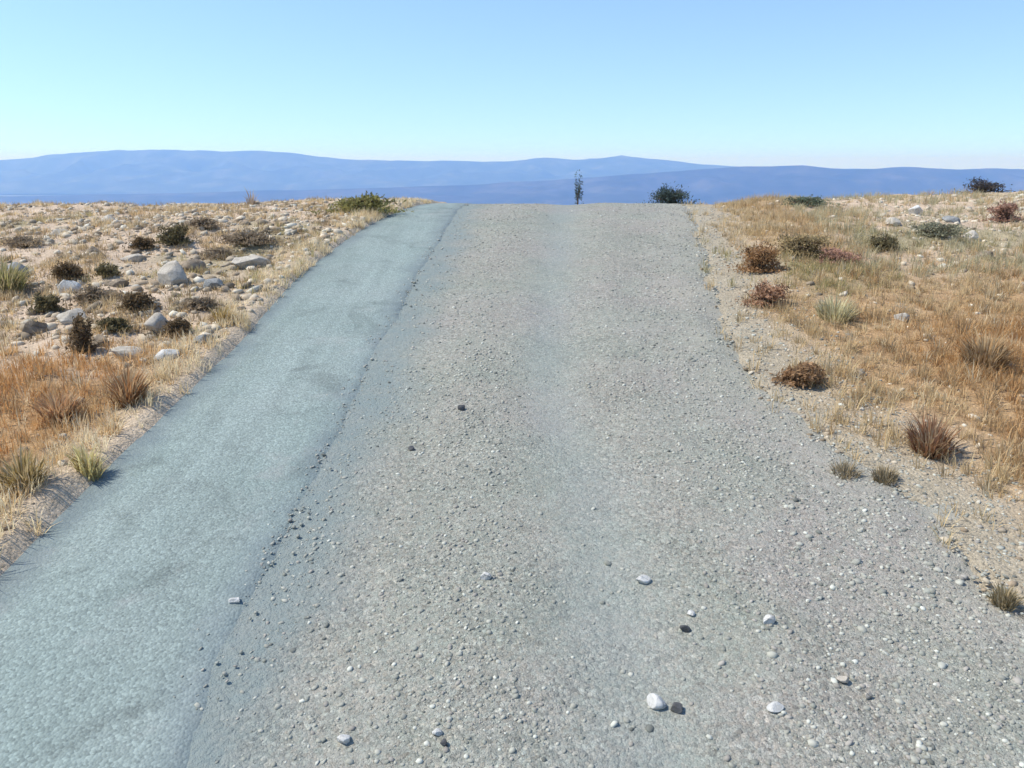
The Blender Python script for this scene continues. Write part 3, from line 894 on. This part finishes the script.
rock(60, 235, 24, M_PALE, 'pale rock near the skyline on the far left', 0.5, 15, group=K)
rock(108, 222, 18, M_PALE, 'small pale rock on the left skyline', 0.55, 16, group=K)
rock(202, 342, 18, M_GREY, 'small grey rock between the squat shrub and the tarmac', 0.6, 17, group=K)
rock(100, 344, 18, M_BROWN, 'small dark brown rock leaning beside the tall dead shrub', 0.8, 18, group=K)

K2 = 'rocks on the right verge'
rock(902, 318, 18, M_PALE, 'single pale rock in the middle of the right verge grass', 0.7, 21, group=K2)
rock(892, 224, 16, M_PALE, 'pale rock leftmost in the stony patch on the right', 0.7, 22, group=K2)
rock(916, 215, 15, M_WHITE, 'whitest rock in the stony patch on the right', 0.7, 23, group=K2)
rock(950, 222, 16, M_GREY, 'grey rock in the stony patch on the right', 0.6, 24, group=K2)
rock(970, 240, 18, M_PALE, 'pale rock lowest in the stony patch on the right', 0.6, 25, group=K2)
rock(986, 258, 18, M_BROWN, 'brown rock below the stony patch on the right', 0.6, 26, group=K2)

N = 'loose stones on the roadway'
def stone(px, py, w, mat, label, tall=0.6, seed=0): rock(px, py, w * 0.8, mat, label, tall, seed, 'stone', N, 'loose_stone', 7)
stone(656, 706, 25, M_WHITE, 'largest white stone lying on the gravel close to its black shadow piece', 0.6, 31)
stone(677, 713, 15, M_DARK, 'black shadow piece at the right side of the largest white stone', 0.6, 32)  # dark mesh added as the white stone's cast shadow
stone(684, 634, 14, M_DARK, 'dark grey stone alone in the middle of the gravel', 0.8, 33)
stone(690, 619, 10, M_WHITE, 'small white stone just behind the lone dark grey stone', 0.6, 34)
stone(774, 716, 22, M_WHITE, 'flat white stone on the gravel right of the black shadow piece', 0.5, 35)
stone(767, 629, 15, M_WHITE, 'round white stone on the gravel right of the lone dark grey stone', 0.75, 36)
stone(642, 584, 20, M_WHITE, 'long white stone in the pale wheel track', 0.5, 37)
stone(842, 687, 15, M_PALE, 'pale buff stone on the right gravel, the farther of two', 0.8, 38)
stone(867, 702, 12, M_PALE, 'smaller pale buff stone on the right gravel, the nearer of two', 0.8, 39)
stone(345, 746, 17, M_WHITE, 'white stone lying on the gravel close to the tarmac edge', 0.6, 40)
stone(437, 742, 14, M_WHITE, 'white stone on the gravel touching a small dark one', 0.6, 41)
stone(444, 752, 9, M_DARK, 'small dark stone touching a white one on the gravel', 0.7, 42)
stone(485, 583, 14, M_WHITE, 'whitish stone alone on the left half of the gravel', 0.6, 43)
stone(462, 414, 9, M_DARK, 'small dark stone highest up the gravel', 0.8, 44)
stone(412, 452, 8, M_DARK, 'tiny dark stone on the gravel beside the tarmac edge', 0.8, 45)
stone(236, 606, 14, M_WHITE, 'pale chip of stone lying on the smooth tarmac strip', 0.45, 46)

S.camera = None
# ------------------------------------------------------------------ camera, light, air
cam = bpy.data.cameras.new('camera'); cam.lens = 36.0 * F / 1024; cam.sensor_width = 36
cam.clip_start = 0.05; cam.clip_end = 120000
co = bpy.data.objects.new('camera', cam); COL.objects.link(co)
co.location = (0, 0, EYE); co.rotation_euler = (math.pi / 2 - PITCH, 0, 0)
S.camera = co

SUN_ELEV, SUN_AZ = math.radians(54), math.radians(-92)      # azimuth clockwise from +Y
sd = Vector((math.sin(SUN_AZ) * math.cos(SUN_ELEV), math.cos(SUN_AZ) * math.cos(SUN_ELEV), math.sin(SUN_ELEV)))
sun = bpy.data.lights.new('sun', 'SUN'); sun.energy = 3.3; sun.angle = math.radians(0.53); sun.color = (1.0, 0.955, 0.88)
so = bpy.data.objects.new('sun', sun); COL.objects.link(so)
so.rotation_euler = (-sd).to_track_quat('-Z', 'Y').to_euler(); so.location = (-20, 10, 40)

w = bpy.data.worlds.new('World'); S.world = w; w.use_nodes = True
nt = w.node_tree; bg = nt.nodes['Background']
sky = nt.nodes.new('ShaderNodeTexSky'); sky.sky_type = 'NISHITA'; sky.sun_disc = False
sky.sun_elevation = SUN_ELEV; sky.sun_rotation = SUN_AZ % (2 * math.pi)
sky.altitude = 300; sky.air_density = 1.0; sky.dust_density = 0.0; sky.ozone_density = 4.0
tc = nt.nodes.new('ShaderNodeTexCoord')
up = nt.nodes.new('ShaderNodeVectorMath'); up.operation = 'ADD'; up.inputs[1].default_value = (0, 0, 0.12)   # a dry clear sky, pale only at the very horizon
nz = nt.nodes.new('ShaderNodeVectorMath'); nz.operation = 'NORMALIZE'
nt.links.new(tc.outputs['Generated'], up.inputs[0]); nt.links.new(up.outputs[0], nz.inputs[0]); nt.links.new(nz.outputs[0], sky.inputs['Vector'])
nt.links.new(sky.outputs['Color'], bg.inputs['Color'])
bg.inputs['Strength'].default_value = 0.15

def build_haze():
    x0, x1, y0, y1, z0, z1 = -30000, 30000, -8000, 36000, -480, 290
    v = np.array([(x, y, z) for x in (x0, x1) for y in (y0, y1) for z in (z0, z1)], float)
    f = np.array([(0, 1, 3, 2), (4, 6, 7, 5), (0, 4, 5, 1), (2, 3, 7, 6), (0, 2, 6, 4), (1, 5, 7, 3)])
    m = bpy.data.materials.new('pale_haze'); m.use_nodes = True
    t = m.node_tree; t.nodes.clear()
    out = t.nodes.new('ShaderNodeOutputMaterial'); pv = t.nodes.new('ShaderNodeVolumePrincipled')
    pv.inputs['Color'].default_value = (0.24, 0.44, 1.0, 1)
    pv.inputs['Absorption Color'].default_value = (1, 1, 1, 1)
    pv.inputs['Density'].default_value = 1.2e-4; pv.inputs['Anisotropy'].default_value = 0.1
    t.links.new(pv.outputs['Volume'], out.inputs['Volume'])
    o = link('haze', mesh_from('haze', v, [f], m))
    tag(o, 'thin blue haze lying over the far mountains', 'haze', kind='stuff')
build_haze()

S.render.engine = 'CYCLES'
S.cycles.use_denoising = True
S.cycles.max_bounces = 6; S.cycles.volume_bounces = 2
S.view_settings.view_transform = 'Standard'; S.view_settings.look = 'None'
S.view_settings.exposure = 0.72; S.view_settings.gamma = 1.0
